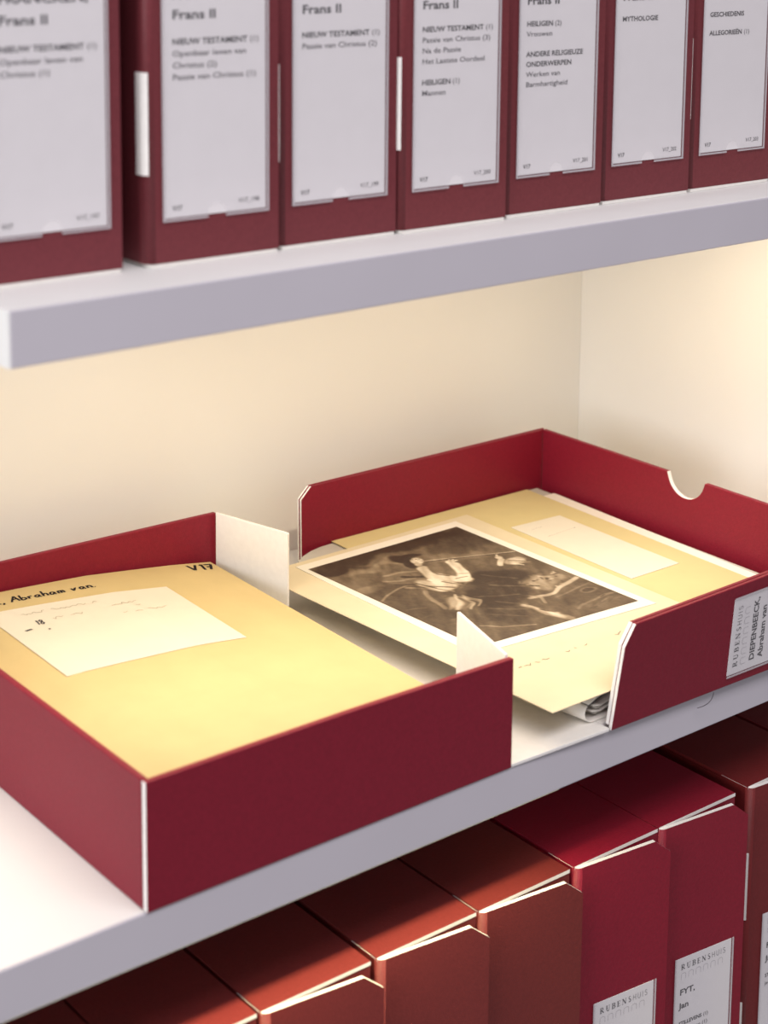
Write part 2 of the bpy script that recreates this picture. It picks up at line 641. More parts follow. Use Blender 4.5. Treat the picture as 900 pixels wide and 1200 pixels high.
UG = 'upright boxes in the row above the open box'
FR = (('FRANCKEN,', .0310), ('Frans II', .0425))
upper = [
    (-.0695, .0515, 'upright maroon box standing at the free end of the upper shelf, beside a dark gap',
     [('NIEUW TESTAMENT (1)', True), ('Openbaar leven van', False), ('Christus (1)', False)], FR, 'V17_197', (0.82, 2.5, 1.75)),
    (.0362, .0480, 'upright maroon box with white tab showing in the dark gap on its side',
     [('NIEUW TESTAMENT (1)', True), ('Openbaar leven van', False), ('Christus (2)', False), ('Passie van Christus (1)', False)], FR, 'V17_198', (0.80, 2.4, 1.65)),
    (.1283, .0495, 'upright maroon box whose card has one bold heading and one line beneath',
     [('NIEUW TESTAMENT (1)', True), ('Passie van Christus (2)', False)], FR, 'V17_199', (0.80, 2.4, 1.65)),
    (.2198, .0465, 'upright maroon box whose card lists six lines under two headings, one New Testament',
     [('NIEUW TESTAMENT (1)', True), ('Passie van Christus (3)', False), ('Na de Passie', False), ('Het Laatste Oordeel', False), None, ('HEILIGEN (1)', True), ('Mannen', False)], FR, 'V17_200', (0.82, 2.5, 1.65)),
    (.3122, .0490, 'upright maroon box whose card lists saints and other religious subjects',
     [('HEILIGEN (2)', True), ('Vrouwen', False), None, ('ANDERE RELIGIEUZE', True), ('ONDERWERPEN', True), ('Werken van', False), ('Barmhartigheid', False)], FR, 'V17_201', (0.80, 2.4, 1.6)),
    (.4042, .0500, 'upright maroon box whose card shows only the single heading mythology',
     [('MYTHOLOGIE', True)], FR, 'V17_202', (0.80, 2.4, 1.65)),
    (.4962, .0505, 'upright maroon box whose card shows two headings, history and allegories',
     [('GESCHIEDENIS', True), None, ('ALLEGORIEËN (1)', True)], FR, 'V17_203', (0.82, 2.4, 1.6)),
]
for i, (x, y, lab, rows, nm, code, tint) in enumerate(upper):
    closed_box(lab, UG, (x, y, H + .0002), math.radians(random.uniform(-.25, .25)), tint, para(rows), nm, code, True, SPLAY_UP, .0690, .0116)

LG = 'upright boxes in the lowest row'
FY = (('FYT,', .0310), ('Jan', .0425))
lower = [  # tints of the left boxes carry some of the LED strip's warm light
    (-.0790, 'upright maroon box in the lowest row, farthest from the side panel', None, (), (.80, 1.7, .95)),
    (.0113, 'upright maroon box in the lowest row, second from its free end', None, (), (.80, 1.7, .95)),
    (.1025, 'upright reddish box in the lowest row, third from its free end', None, (), (.80, 1.8, .95)),
    (.1960, 'upright reddish box in the lowest row, fourth from its free end', None, (), (.80, 1.8, .95)),
    (.2866, 'upright brownish red box in the lowest row, beside the crimson box with a card', None, (), (.76, 1.7, .85)),
    (.3796, 'upright crimson box in the lowest row, first from the free end with a card', [], (), (1.12, .62, 1.05)),
    (.4690, 'upright crimson box in the lowest row whose card names a still-life painter', para([('STILLEVENS (1)', True), ('jachtbuiten (1)', False)]), FY, (1.1, .65, 1.05)),
    (.5727, 'dark brownish red upright box in the lowest row beside a gap showing white tabs', para([('STILLEVENS (2)', True), ('jachtbuiten (2)', False)]), FY, (.80, 1.25, .75)),
    (.6650, 'upright maroon box in the lowest row, nearest the side panel', None, (), (.85, 1.1, .85)),
]
for i, (x, lab, rows, nm, tint) in enumerate(lower):
    closed_box(lab, LG, (x, .0297, ZL + .0002), math.radians(random.uniform(-.2, .1)), tint, rows if rows is not None else [], nm, None, True, SPLAY_LOW, .0572, .0200)

# ------------------------------------------------------------------ the open box
ob = thing('open_archive_box', 'open maroon clamshell box with white lining lying on the shelf', 'box', (0, 0, .0003))
XH0, XH1, XR, D0, D1, WH = .2825, .3728, .6549, -.0015, .3552, .0795
CR = (1.0, .6, 1.0, 1)
def part(name, me, mats, bevel=0, parent=ob, color=CR):
    o = link(name, me, mats, parent, bevel)
    o.color = color
    return o
idn = lambda u, v, w: (u, v, w)
# floors (white lining above, maroon below)
part('lid_floor', prism('lid_floor', [(.004, .0036), (XH0, .0036), (XH0, .351), (.004, .351)], 0, .0026, idn, 2, 1, 0), ['red', 'white', 'core'])
part('hinge_panel', prism('hinge_panel', [(XH0 + .0004, -.0010), (XH1 - .0004, -.0042), (XH1 - .0004, .3530), (XH0 + .0004, .3545)], 0, .0024, idn, 2, 1, 0), ['red', 'white', 'core'], .0004)
part('tray_floor', prism('tray_floor', [(XH1, .004), (XR - .0045, .002), (XR - .0045, .350), (XH1, .350)], 0, .0026, idn, 2, 1, 0), ['red', 'white', 'core'])
# walls of the lid half: u along x, v = height, w = outwards
def ywall(y): return lambda u, v, w: (u, y - w, v)
part('lid_front_wall', prism('lid_front_wall', [(.0004, 0), (XH0, 0), (XH0, WH - .0025), (.15, WH - .0002), (.0004, WH)], -.0046, 0, ywall(D0), [0, 1, 0, 0, 1], 0, 0), ['red', 'core'], .0009)
part('lid_back_wall', prism('lid_back_wall', [(.0050, 0), (XH0, 0), (XH0, WH - .0030), (.12, WH - .0010), (.0050, WH)], 0, .0042, ywall(D1), [0, 1, 0, 0, 0], 0, 0), ['red', 'core'], .0009)
part('lid_side_wall', prism('lid_side_wall', [(D0 + .0050, 0), (D1, 0), (D1, WH), (D0 + .0050, WH)], 0, .0044, lambda u, v, w: (.0004 + w, u, v), [0, 0, 0, 0], 0, 0), ['red', 'core'], .0009)
# sprung flaps that close the lid half towards the hinge
def flap(p, q, name):
    d = Vector((q[0] - p[0], q[1] - p[1], 0))
    L = d.length
    d.normalize()
    nrm = Vector((-d.y, d.x, 0))
    def fn(u, v, w):
        return tuple(Vector((p[0], p[1], 0)) + d * u + nrm * w + Vector((0, 0, v)))
    out = [(0, .0030), (L, .0030), (L, WH - .0022), (L - .0008, WH - .0014), (0, WH - .0014)]
    f_ = part(name, prism(name, out, -.0011, .0011, fn, 1, 0, 0), ['white', 'core'], .0004)
    return f_
flap((XH0 - .0018, .3478), (.2993, .2740), 'flap')
flap((XH0 - .0014, .0044), (.3030, .0771), 'flap')
# walls of the tray half
part('tray_back_wall', prism('tray_back_wall', [(.3682, 0), (XR, 0), (XR, WH), (.3778, WH), (.3674, .0695)], 0, .0020, ywall(D1), [0, 0, 0, 1, 1], 0, 0), ['red', 'core'], .0005)
part('tray_back_wall_lining', prism('tray_back_wall_lining', [(.3690, .0026), (XR - .0045, .0026), (XR - .0045, WH - .0003), (.3786, WH - .0003), (.3682, .0693)], .0024, .0046, ywall(D1), [0, 0, 0, 1, 1], 0, 0), ['red', 'core'], .0005)
notch = []
for i in range(17):
    a = math.radians(-8 - 164 * i / 16)
    notch.append((.1745 + .0207 * math.cos(a), .0818 + .0212 * math.sin(a)))
notch.sort(key=lambda q: -q[0])
sw = [(-.008, 0), (D1 - .0048, 0), (D1 - .0048, WH)] + [(notch[0][0] + .0006, WH)] + notch[1:-1] + [(notch[-1][0] - .0006, WH), (-.010, WH)]
em_ = [0, 0, 0] + [1] * (len(sw) - 5) + [0, 0]
part('tray_side_wall', prism('tray_side_wall', sw, 0, .0042, lambda u, v, w: (XR - w, u, v), em_, 0, 0), ['red', 'core'], .0004)
# front wall of the tray half leans outwards, most at its free end
def lean(u, v, w):
    t = (u - XH1) / (XR - XH1)
    y0 = -.0046 - .0044 * t
    k = .128 * (1 - t) + .045 * t * (1 - t)
    return (u, y0 - k * v - w, v * (1 - k * k / 2))
def lean_wall(name, x0, xm, xc, x1, zb, zt, zc, w0, w1, mats, outer, inner):
    """columns of quads along the wall; free end slants (x0 -> xm) up to the chamfer (xm, zc) -> (xc, zt)"""
    cols = [(x0, xm, zb, zc), (xc, xc, zb, zt)] + [(xc + (x1 - xc) * i / 40,) * 2 + (zb, zt) for i in range(1, 41)]
    V, Fc, mi = [], [], []
    for xb, xt, z0, z1 in cols:
        V += [lean(xb, z0, w0), lean(xt, z1, w0), lean(xb, z0, w1), lean(xt, z1, w1)]
    for i in range(len(cols) - 1):
        a, b = 4 * i, 4 * i + 4
        Fc += [(a + 2, b + 2, b + 3, a + 3), (a, a + 1, b + 1, b), (a + 1, a + 3, b + 3, b + 1), (a, b, b + 2, a + 2)]
        mi += [outer, inner, 1 if i == 0 else 0, 0]
    e = 4 * (len(cols) - 1)
    Fc += [(0, 2, 3, 1), (e, e + 1, e + 3, e + 2)]
    mi += [1, 0]
    return fixed(new_mesh(name, V, Fc, mi))
part('tray_front_wall', lean_wall('tray_front_wall', .3738, .3762, .3845, XR, 0, WH, .0635, -.0030, 0, None, 0, 0), ['red', 'core'], .0007)
part('tray_front_wall_lining', lean_wall('tray_front_wall_lining', .3746, .3768, .3850, XR - .004, .0028, WH - .0002, .0645, -.0070, -.0037, None, 0, 0), ['red', 'core'], .0006)
# label pocket lying on its side: text reads upwards
lw, lh = .0605, .1500
nms = []
for t, y in (('DIEPENBEECK,', -.0285), ('Abraham van', -.0380)):
    k = Ink()
    k.add(font_ink(t, True), lw * .10, y, .0078, .0078)
    nms.append(('name_lettering', k, 'ink'))
label_set(ob, lambda x, y, out: lean(.4915 - y, .0088 + x, out), lw, lh, label_text([], (), None, lw, lh, True) + nms, .0016, 30)

# ------------------------------------------------------------------ left folder
zs_x = [0.0, .06, .10, .157, .20, .235, .275, .3]
zs_z = [.0570, .0590, .0572, .0540, .0490, .0447, .0385, .0345]
def zleft(x):
    return float(np.interp(x, zs_x, zs_z))
def surf(x, y, up=0.0):
    return (x, y, zleft(x) + up + .0003)
def left_sheet(name, corners, thick, drop, nu=14, nv=6):
    P = [Vector((c[0], c[1], 0)) for c in corners]
    def zf(u, v):
        p = P[0] * (1 - u) * (1 - v) + P[1] * u * (1 - v) + P[2] * u * v + P[3] * (1 - u) * v
        return zleft(p.x) - drop + .0008 * math.sin(7 * p.y / .35 + 9 * p.x) * (1 if drop > .001 else 0)
    return sheet_mesh(name, [(c[0], c[1], .0003) for c in corners], nu, nv, thick, zf)
lf = thing('document_folder', 'thick yellow paper folder with handwritten heading filling the left tray', 'folder', (0, 0, 0))
cov = link('cover', left_sheet('cover', [(.0065, .0075), (.2590, .0075), (.2722, .3445), (.0065, .3480)], .0005, 0), ['yellow'], lf, smooth=False)
link('inner_sheet', left_sheet('inner_sheet', [(.0075, .0080), (.2570, .0080), (.2500, .3492), (.0120, .3492)], .0008, .0022), ['paper'], lf)
link('back_cover', left_sheet('back_cover', [(.0062, .0070), (.2660, .0070), (.2700, .3485), (.0062, .3490)], .0005, .0060), ['yellow'], lf)
link('papers', sheet_mesh('papers', [(.0085, .0090, .0335), (.2560, .0090, .0210), (.2640, .3440, .0210), (.0085, .3440, .0335)], 8, 3, .0, None), ['paper'], lf)
# the paper block below the covers
bk = prism('paper_block', [(.0085, .0095), (.2540, .0095), (.2600, .3430), (.0085, .3440)], .0031, 1.0,
           lambda u, v, w: (u, v, w if w < .5 else zleft(u) - .0072), 0)
bpy.data.objects.remove([c for c in lf.children if c.name.startswith('papers')][0])
link('papers', bk, ['paper'], lf)

# handwriting: polylines per letter in a unit box, slanted
HW = {
 'A': [[(0, 0), (.38, 1), (.62, 0)], [(.12, .42), (.6, .45)]],
 'b': [[(.05, 1), (.05, 0), (.35, .02), (.42, .25), (.3, .45), (.07, .35)]],
 'r': [[(.05, .5), (.08, 0)], [(.08, .35), (.22, .5), (.36, .42)]],
 'a': [[(.4, .45), (.2, .5), (.05, .25), (.18, 0), (.38, .2), (.42, .48), (.42, .05), (.52, 0)]],
 'h': [[(.05, 1), (.05, 0)], [(.05, .3), (.22, .5), (.36, .4), (.38, 0)]],
 'm': [[(.04, .5), (.06, 0)], [(.06, .35), (.2, .5), (.28, .35), (.29, 0)], [(.29, .35), (.42, .5), (.5, .35), (.52, 0)]],
 'n': [[(.04, .5), (.06, 0)], [(.06, .35), (.22, .5), (.34, .35), (.37, 0)]],
 'v': [[(.03, .5), (.18, 0), (.38, .5), (.46, .45)]],
 'k': [[(.05, 1), (.05, 0)], [(.38, .5), (.08, .25), (.42, 0)]],
 'V': [[(.0, .95), (.25, 0), (.6, 1)]],
 '1': [[(.12, .8), (.25, 1), (.2, 0)]],
 '7': [[(.0, .95), (.5, 1), (.2, 0)], [(.08, .5), (.45, .55)]],
 ',': [[(.12, .08), (.02, -.22)]], '.': [[(.05, .03), (.12, .03)]],
 'c': [[(.36, .42), (.18, .5), (.04, .25), (.18, 0), (.38, .08)]],
 'e': [[(.05, .25), (.36, .28), (.2, .5), (.04, .25), (.18, 0), (.38, .08)]],
 'i': [[(.06, .5), (.08, 0), (.18, .02)]], 'o': [[(.2, .5), (.04, .25), (.2, 0), (.36, .25), (.2, .5)]],
 'u': [[(.04, .5), (.08, .05), (.26, .05), (.34, .5), (.36, 0)]], 't': [[(.12, .9), (.1, 0), (.24, .02)], [(0, .55), (.26, .6)]],
 's': [[(.3, .45), (.08, .4), (.28, .2), (.04, 0)]], 'd': [[(.4, .3), (.2, .5), (.04, .22), (.2, 0), (.4, .25)], [(.42, 1), (.42, 0)]],
 '8': [[(.3, .55), (.05, .8), (.25, 1), (.45, .8), (.05, .25), (.22, 0), (.45, .25), (.3, .55)]],
 'p': [[(.06, .5), (.06, -.4)], [(.06, .4), (.3, .5), (.38, .2), (.08, .02)]], 'g': [[(.36, .45), (.1, .45), (.06, .1), (.36, .15)], [(.38, .5), (.36, -.3), (.08, -.35)]],
 'l': [[(.08, 1), (.08, 0), (.18, .02)]],
}
def scribble(text, size, w, sx=1.0):
    k = Ink()
    x = 0
    for ch in text:
        if ch == ' ':
            x += .42
            continue
        pl = HW[ch]
        for p in pl:
            k.line([(x + q[0] + q[1] * .12 + random.uniform(-.02, .02), q[1] + random.uniform(-.02, .02)) for q in p], w)
        x += max(q[0] for p in pl for q in p) + .13
    out = Ink()
    out.add(k, 0, 0, size, size * sx)
    return out
def writing(name, items, parent, matname, up=.0002, base=None):
    """items: (Ink, x, y, angle) written on the left folder's surface"""
    V, Fc = [], []
    for k, ox, oy, ang in items:
        b = len(V)
        c, s = math.cos(ang), math.sin(ang)
        for p in k.v:
            X, Y = ox + p[0] * c - p[1] * s, oy + p[0] * s + p[1] * c
            V.append(base(X, Y) if base else surf(X, Y, up))
        Fc += [tuple(i + b for i in f) for f in k.f]
    return link(name, new_mesh(name, V, Fc), [matname], parent)
writing('handwriting', [(scribble('k, Abraham van.', .0100, .16, 1.05), .0715, .3245, math.radians(-2.5))], cov, 'ink')
writing('handwriting', [(scribble('V17', .0125, .17, 1.1), .2435, .3280, math.radians(-4))], cov, 'ink')

ic = thing('index_card', 'cream card with faint pencil notes lying on the thick yellow folder', 'card')
def card_on_left(name, c, up):
    P = [Vector((q[0], q[1], 0)) for q in c]
    return sheet_mesh(name, [(q[0], q[1], .0003 + up) for q in c], 10, 4, .0003,
                      lambda u, v: zleft((P[0] * (1 - u) * (1 - v) + P[1] * u * (1 - v) + P[2] * u * v + P[3] * (1 - u) * v).x))
CC = [(.0540, .1860), (.1970, .1840), (.2024, .2998), (.0560, .3120)]
icard = link('card', card_on_left('card', CC, .0005), ['cream'], ic)
def wave(length, amp, w):
    """illegible pencil line"""
    k = Ink()
    x, pts = 0, []
    while x < length:
        pts.append((x, random.uniform(-.5, 1) * amp))
        x += random.uniform(.4, .9) * amp
        if random.random() < .13:
            k.line(pts, w)
            pts = []
            x += amp * 1.2
    k.line(pts, w)
    return k
for L, x, y in ((.066, .078, .2960), (.024, .094, .2785), (.022, .143, .2800), (.014, .150, .2710), (.042, .143, .2625)):
    writing('pencil_note', [(wave(L, .0028, .00060), x, y, math.radians(-4))], icard, 'pencil', .0007)
writing('ink_note', [(scribble('18', .0080, .15, .9), .0790, .2735, 0)], icard, 'ink_mid', .0007)

for sc, x, y, a in ((scribble(',', .016, .09, 1.6), .0690, .2705, -.9), (scribble('.', .016, .12, 1), .0815, .2620, .3)):
    writing('ink_note', [(sc, x, y, a)], icard, 'ink_mid', .0007)

# ------------------------------------------------------------------ contents of the tray half
ZM = .0275
gf = thing('grey_folder', 'grey card folder with a curled edge under the papers in the right tray', 'folder')
out = [(.3800, .015), (.6380, .012), (.6420, .3480), (.415, .3494), (.400, .3490), (.386, .3478), (.374, .3450), (.362, .3395),
       (.3520, .3330), (.3490, .3250), (.3520, .30), (.365, .25), (.3765, .20)]
link('cover', prism('cover', out, .0236, .0250, idn, 0), ['grey_folder'], gf, .0004)
link('papers', prism('papers', [(.3840, .034), (.6360, .030), (.6390, .3440), (.3840, .3440)], .0032, .0234, idn, 0), ['paper'], gf)
ws = link('paper_sheet', sheet_mesh('paper_sheet', [(.47, .0300, .0256), (.6315, .0300, .0256), (.6435, .3260, .0256), (.47, .3300, .0256)], 4, 4, .0005), ['paper'])
tag(ws, 'white paper sheet peeking out beside the yellow folder in the right tray', 'paper')
rf = thing('document_folder', 'flat yellow paper folder lying under the mounted photograph', 'folder')
link('cover', sheet_mesh('cover', [(.400, .0150, .0264), (.6195, .0150, .0264), (.6285, .3470, .0264), (.400, .3500, .0264)], 6, 6, .0004,
                         lambda u, v: .0001 * math.sin(5 * u + 3 * v)), ['yellow_pale'], rf)
link('back_cover', sheet_mesh('back_cover', [(.402, .0160, .0260), (.6190, .0160, .0260), (.6270, .3462, .0260), (.402, .3490, .0260)], 4, 4, .0003), ['yellow_pale'], rf)
rc = thing('index_card', 'cream typed card on the flat yellow folder beside the photograph', 'card')
rcc = link('card', sheet_mesh('card', [(.5425, .1347, .0268), (.5995, .1345, .0268), (.6020, .2775, .0268), (.5460, .2810, .0268)], 2, 2, .0003), ['cream'], rc)
ty = Ink()
random.seed(9)
def typed(k, x0, x1, y, slope=0):
    x = x0
    while x < x1:
        w = random.uniform(.0006, .0016)
        k.seg((x, y + slope * (x - x0)), (x + w, y + slope * (x - x0)), random.uniform(.0003, .0006))
        x += w + random.uniform(.0009, .0022)
typed(ty, .556, .570, .2655)
typed(ty, .556, .592, .2450, .05)
writing('typing', [(ty, 0, 0, 0)], rcc, 'ink_mid', base=lambda X, Y: (X, Y, .0270))

mp = thing('mounted_photograph', 'sepia photograph of a painting on a beige mount with printed captions', 'photograph')
mt = link('mount', sheet_mesh('mount', [(.3210, .0000, ZM), (.5340, .0010, ZM), (.5355, .3275, ZM), (.3040, .3240, ZM)], 8, 8, .0006), ['mount'], mp)
pr = link('print', sheet_mesh('print', [(.3412, .1000, ZM + .0006), (.5180, .0860, ZM + .0006), (.5150, .3194, ZM + .0006), (.3378, .3170, ZM + .0006)], 4, 4, .0005), ['photo_white'], mp)
for x, w in ((.347, .0075), (.3565, .0245), (.398, .0075), (.4075, .0135), (.4455, .012)):
    writing('caption', [(wave(w, .0022, .00062), x, .0640, 0)], mt, 'caption', base=lambda X, Y: (X, Y, ZM + .0002))

# the picture: soft painted shapes on a fine grid, coloured per vertex
NX, NY = 250, 320
gu, gv = np.meshgrid(np.linspace(0, 1, NX), np.linspace(0, 1, NY))
rng = np.random.default_rng(3)
def smooth_noise(scale, seed):
    r = np.random.default_rng(seed)
    g = r.random((scale + 2, scale + 2))
    x, y = gu * scale, gv * scale
    xi, yi = np.minimum(x.astype(int), scale), np.minimum(y.astype(int), scale)
    fx, fy = x - xi, y - yi
    fx, fy = fx * fx * (3 - 2 * fx), fy * fy * (3 - 2 * fy)
    return (g[yi, xi] * (1 - fx) + g[yi, xi + 1] * fx) * (1 - fy) + (g[yi + 1, xi] * (1 - fx) + g[yi + 1, xi + 1] * fx) * fy
fb = sum(smooth_noise(s, s) * a for s, a in ((4, .5), (9, .25), (19, .15), (40, .1)))
tone = .26 + .18 * (fb - .5)
wx, wy = (smooth_noise(12, 77) - .5) * .045, (smooth_noise(12, 78) - .5) * .045
def blob(cu, cv, ru, rv, ang, val, soft=.35, op=1.0, ragged=1.0):
    global tone
    c, s = math.cos(math.radians(ang)), math.sin(math.radians(ang))
    du, dv = (gu + wx * ragged - cu) * .165, (gv + wy * ragged - cv) * .213
    a, b = (du * c + dv * s) / (ru * .165), (-du * s + dv * c) / (rv * .165)
    d = np.sqrt(a * a + b * b)
    m = np.clip((1 + soft - d) / (2 * soft), 0, 1) * op
    m = m * m * (3 - 2 * m)
    tone = tone * (1 - m) + (val + .08 * (fb - .5)) * m
def stroke(pts, w, val, op=1.0, soft=.5, ragged=.5):
    for (a, b), (c, d) in zip(pts, pts[1:]):
        L = math.hypot((c - a) * .165, (d - b) * .213) / .165
        n = max(2, int(L / (w * .8)))
        for i in range(n + 1):
            t = i / n
            blob(a + (c - a) * t, b + (d - b) * t, w, w, 0, val, soft, op, ragged)
# sky and land
blob(.25, .12, .34, .10, 0, .30, .6, .8)
blob(.08, .10, .13, .06, 10, .09, .3, .9, 2)
blob(.20, .05, .22, .05, 0, .12, .4, .8, 2)
blob(.62, .03, .45, .07, 5, .10, .4, .95, 2)
blob(.32, .15, .13, .035, -10, .44, .5, .8, 2)
blob(.17, .19, .09, .030, 0, .42, .4, .8, 2)
blob(.74, .27, .20, .05, 20, .42, .5, .85, 2)
blob(.92, .16, .2, .1, 10, .15, .5, .9, 2)
blob(.06, .32, .09, .05, 10, .44, .25, .85)
blob(.18, .55, .30, .30, 0, .21, .5, .8)
stroke([(.02, .44), (.30, .36)], .008, .46, .6)
for k in range(14):
    a_ = rng.random(4)
    stroke([(a_[0] * .3, .45 + a_[1] * .5), (a_[0] * .3 + .12 * a_[2], .45 + a_[1] * .5 + .05 * a_[3])], .006, .18 + .2 * a_[2], .5)
# ground, rocks and blocks
blob(.20, .90, .28, .14, 0, .27, .5, .7, 2)
blob(.80, .66, .15, .06, 0, .52, .25, .85, 2)
for k in range(46):
    a_ = rng.random(5)
    x_, y_ = .66 + a_[0] * .30, .58 + a_[1] * .15
    stroke([(x_, y_), (x_ + (a_[2] - .5) * .06, y_ + (a_[3] - .5) * .05)], .007, .14 + .62 * a_[4], .7)
stroke([(.60, .76), (.70, .77), (.80, .74), (.99, .70)], .013, .72, .85)
stroke([(.60, .72), (.66, .78), (.63, .82)], .010, .62, .7)
blob(.87, .86, .17, .09, 0, .21, .2, .9)
stroke([(.72, .80), (.99, .765)], .006, .40, .6)
blob(.91, .82, .055, .035, 0, .36, .2, .8, .3)
blob(.91, .82, .038, .022, 0, .18, .2, .9, .3)
stroke([(.70, .93), (.98, .885)], .009, .38, .7)
stroke([(.74, .97), (.98, .93)], .006, .30, .6)
for k in range(16):
    a_ = rng.random(4)
    stroke([(.72 + a_[0] * .2, .88 + a_[1] * .09), (.76 + a_[0] * .2, .87 + a_[1] * .09)], .005, .2 + .2 * a_[2], .6)
stroke([(.52, .80), (.55, .90), (.58, .99)], .024, .60, .85, .3)
stroke([(.53, .82), (.57, .97)], .010, .76, .8)
stroke([(.55, .86), (.57, .90)], .012, .25, .7)
stroke([(.58, .93), (.60, .95)], .012, .28, .6)
stroke([(.17, .86), (.40, .965)], .005, .54, .7)
# seated figure: skirt, cloak, torso, arms, head, flute
blob(.52, .66, .19, .15, -30, .13, .2, .95)
blob(.36, .83, .15, .12, 20, .16, .3, .8)
blob(.66, .52, .19, .10, 25, .12, .2, .95)
for a_, b_, c_, d_ in ((.40, .62, .60, .70), (.44, .70, .56, .82), (.62, .46, .74, .58), (.56, .56, .70, .66), (.30, .78, .44, .88), (.36, .74, .50, .84)):
    stroke([(a_, b_), (c_, d_)], .006, .27, .65)
blob(.29, .33, .15, .085, 35, .32, .2, .9)
for a_, b_, c_, d_, t_ in ((.18, .30, .34, .34, .46), (.20, .35, .34, .41, .16), (.24, .25, .40, .28, .44), (.22, .40, .30, .46, .44), (.30, .30, .40, .36, .15)):
    stroke([(a_, b_), (c_, d_)], .010, t_, .8)
blob(.25, .51, .07, .11, 0, .28, .3, .8)
blob(.39, .45, .085, .075, 20, .80, .2, .95)
blob(.34, .40, .05, .05, 0, .72, .3, .8)
stroke([(.45, .27), (.42, .36), (.40, .42)], .030, .84, .95, .3)
for a_, b_, c_, d_, t_ in ((.32, .42, .42, .50, .34), (.38, .38, .45, .46, .92), (.34, .47, .38, .53, .45), (.42, .42, .47, .50, .40), (.30, .38, .34, .46, .26), (.44, .52, .50, .50, .30)):
    stroke([(a_, b_), (c_, d_)], .007, t_, .8)
stroke([(.45, .38), (.52, .47)], .036, .78, .95, .3)
stroke([(.52, .47), (.575, .39), (.615, .31)], .026, .84, .95, .3)
for a_, b_, c_, d_, t_ in ((.50, .44, .55, .44, .42), (.48, .48, .53, .50, .36), (.55, .40, .58, .41, .55), (.46, .36, .50, .40, .30)):
    stroke([(a_, b_), (c_, d_)], .006, t_, .85)
stroke([(.27, .47), (.21, .56), (.20, .64)], .014, .46, .7)
blob(.30, .62, .065, .060, -30, .50, .3, .85, 2)
for a_, b_, c_, d_, t_ in ((.35, .56, .24, .66, .68), (.36, .60, .28, .69, .62), (.33, .60, .25, .68, .26), (.38, .59, .33, .69, .56), (.30, .58, .22, .64, .50), (.34, .63, .30, .70, .22)):
    stroke([(a_, b_), ((a_ + c_) / 2 + .012, (b_ + d_) / 2), (c_, d_)], .009, t_, .65, .7, 1.5)
blob(.62, .29, .022, .026, 0, .86, .3, .95, .2)
for k in range(3):
    stroke([(.62, .285), (.65 + .008 * k, .262 + .014 * k)], .006, .86, .9, .3, .1)
blob(.905, .435, .060, .055, 20, .72, .2, .95)
for a_, b_, c_, d_, t_ in ((.88, .41, .94, .46, .36), (.90, .46, .96, .48, .46), (.86, .44, .90, .49, .86), (.93, .41, .97, .44, .50)):
    stroke([(a_, b_), (c_, d_)], .006, t_, .8)
stroke([(.80, .425), (.86, .385)], .017, .76, .9, .3)
blob(.865, .365, .020, .022, 0, .86, .3, .95, .2)
stroke([(.86, .36), (.885, .335)], .006, .86, .9, .3, .1)
blob(.455, .150, .070, .050, 30, .055, .2, .97)
blob(.43, .20, .030, .045, 10, .07, .2, .9)
blob(.500, .200, .034, .044, 30, .86, .2, .97, .15)
blob(.470, .232, .020, .024, 0, .74, .3, .8, .2)
blob(.530, .140, .050, .022, 30, .06, .2, .95, .3)
stroke([(.512, .180), (.530, .190)], .0045, .20, .9, .3, .1)
stroke([(.482, .172), (.496, .178)], .0045, .22, .9, .3, .1)
stroke([(.512, .196), (.522, .214)], .004, .52, .9, .3, .1)
stroke([(.512, .228), (.526, .232)], .004, .26, .9, .3, .1)
blob(.480, .215, .012, .012, 0, .62, .3, .7, .1)
stroke([(.535, .220), (.75, .285), (.99, .352)], .0065, .62, .95, .3, .1)
stroke([(.535, .228), (.99, .362)], .004, .10, .9, .3, .1)
def streaks(seed, n):
    r = np.random.default_rng(seed).random((n + 2, n + 2))
    a, b = (gu * .8 + gv * .6) * n * .9, (gu * .6 - gv * .8 + .8) * n * .25
    ai, bi = np.clip(a.astype(int), 0, n), np.clip(b.astype(int), 0, n)
    fa, fb_ = np.clip(a - ai, 0, 1), np.clip(b - bi, 0, 1)
    return (r[bi, ai] * (1 - fa) + r[bi, ai + 1] * fa) * (1 - fb_) + (r[bi + 1, ai] * (1 - fa) + r[bi + 1, ai + 1] * fa) * fb_
tone = tone * (1 + .55 * (streaks(11, 46) - .5)) + .05 * (smooth_noise(60, 5) - .5) + .04 * (smooth_noise(110, 6) - .5) - .02
tone = np.clip(tone, .03, 1)
# sepia ramp
ramp_t = [0, .12, .25, .45, .7, 1]
ramp = np.array([(.030, .018, .012), (.050, .033, .022), (.115, .082, .052), (.25, .19, .125), (.46, .38, .28), (.70, .62, .50)])
colr = np.stack([np.interp(tone, ramp_t, ramp[:, i]) for i in range(3)], -1)
il, ib, ir, if_ = (.3427, .3064), (.5063, .3083), (.5099, .0972), (.3512, .1088)
def bil(a, b, c, d): return a * (1 - gu) * (1 - gv) + b * gu * (1 - gv) + c * gu * gv + d * (1 - gu) * gv
PX, PY = bil(il[0], ib[0], ir[0], if_[0]), bil(il[1], ib[1], ir[1], if_[1])
verts = np.stack([PX, PY, np.full_like(PX, ZM + .00075)], -1).reshape(-1, 3)
faces = [(j * NX + i, (j + 1) * NX + i, (j + 1) * NX + i + 1, j * NX + i + 1) for j in range(NY - 1) for i in range(NX - 1)]
pme = new_mesh('picture', verts.tolist(), faces)
att = pme.color_attributes.new('print', 'FLOAT_COLOR', 'POINT')
att.data.foreach_set('color', np.concatenate([colr.reshape(-1, 3), np.ones((NX * NY, 1))], 1).astype(np.float32).ravel())
link('picture', pme, ['picture'], pr)

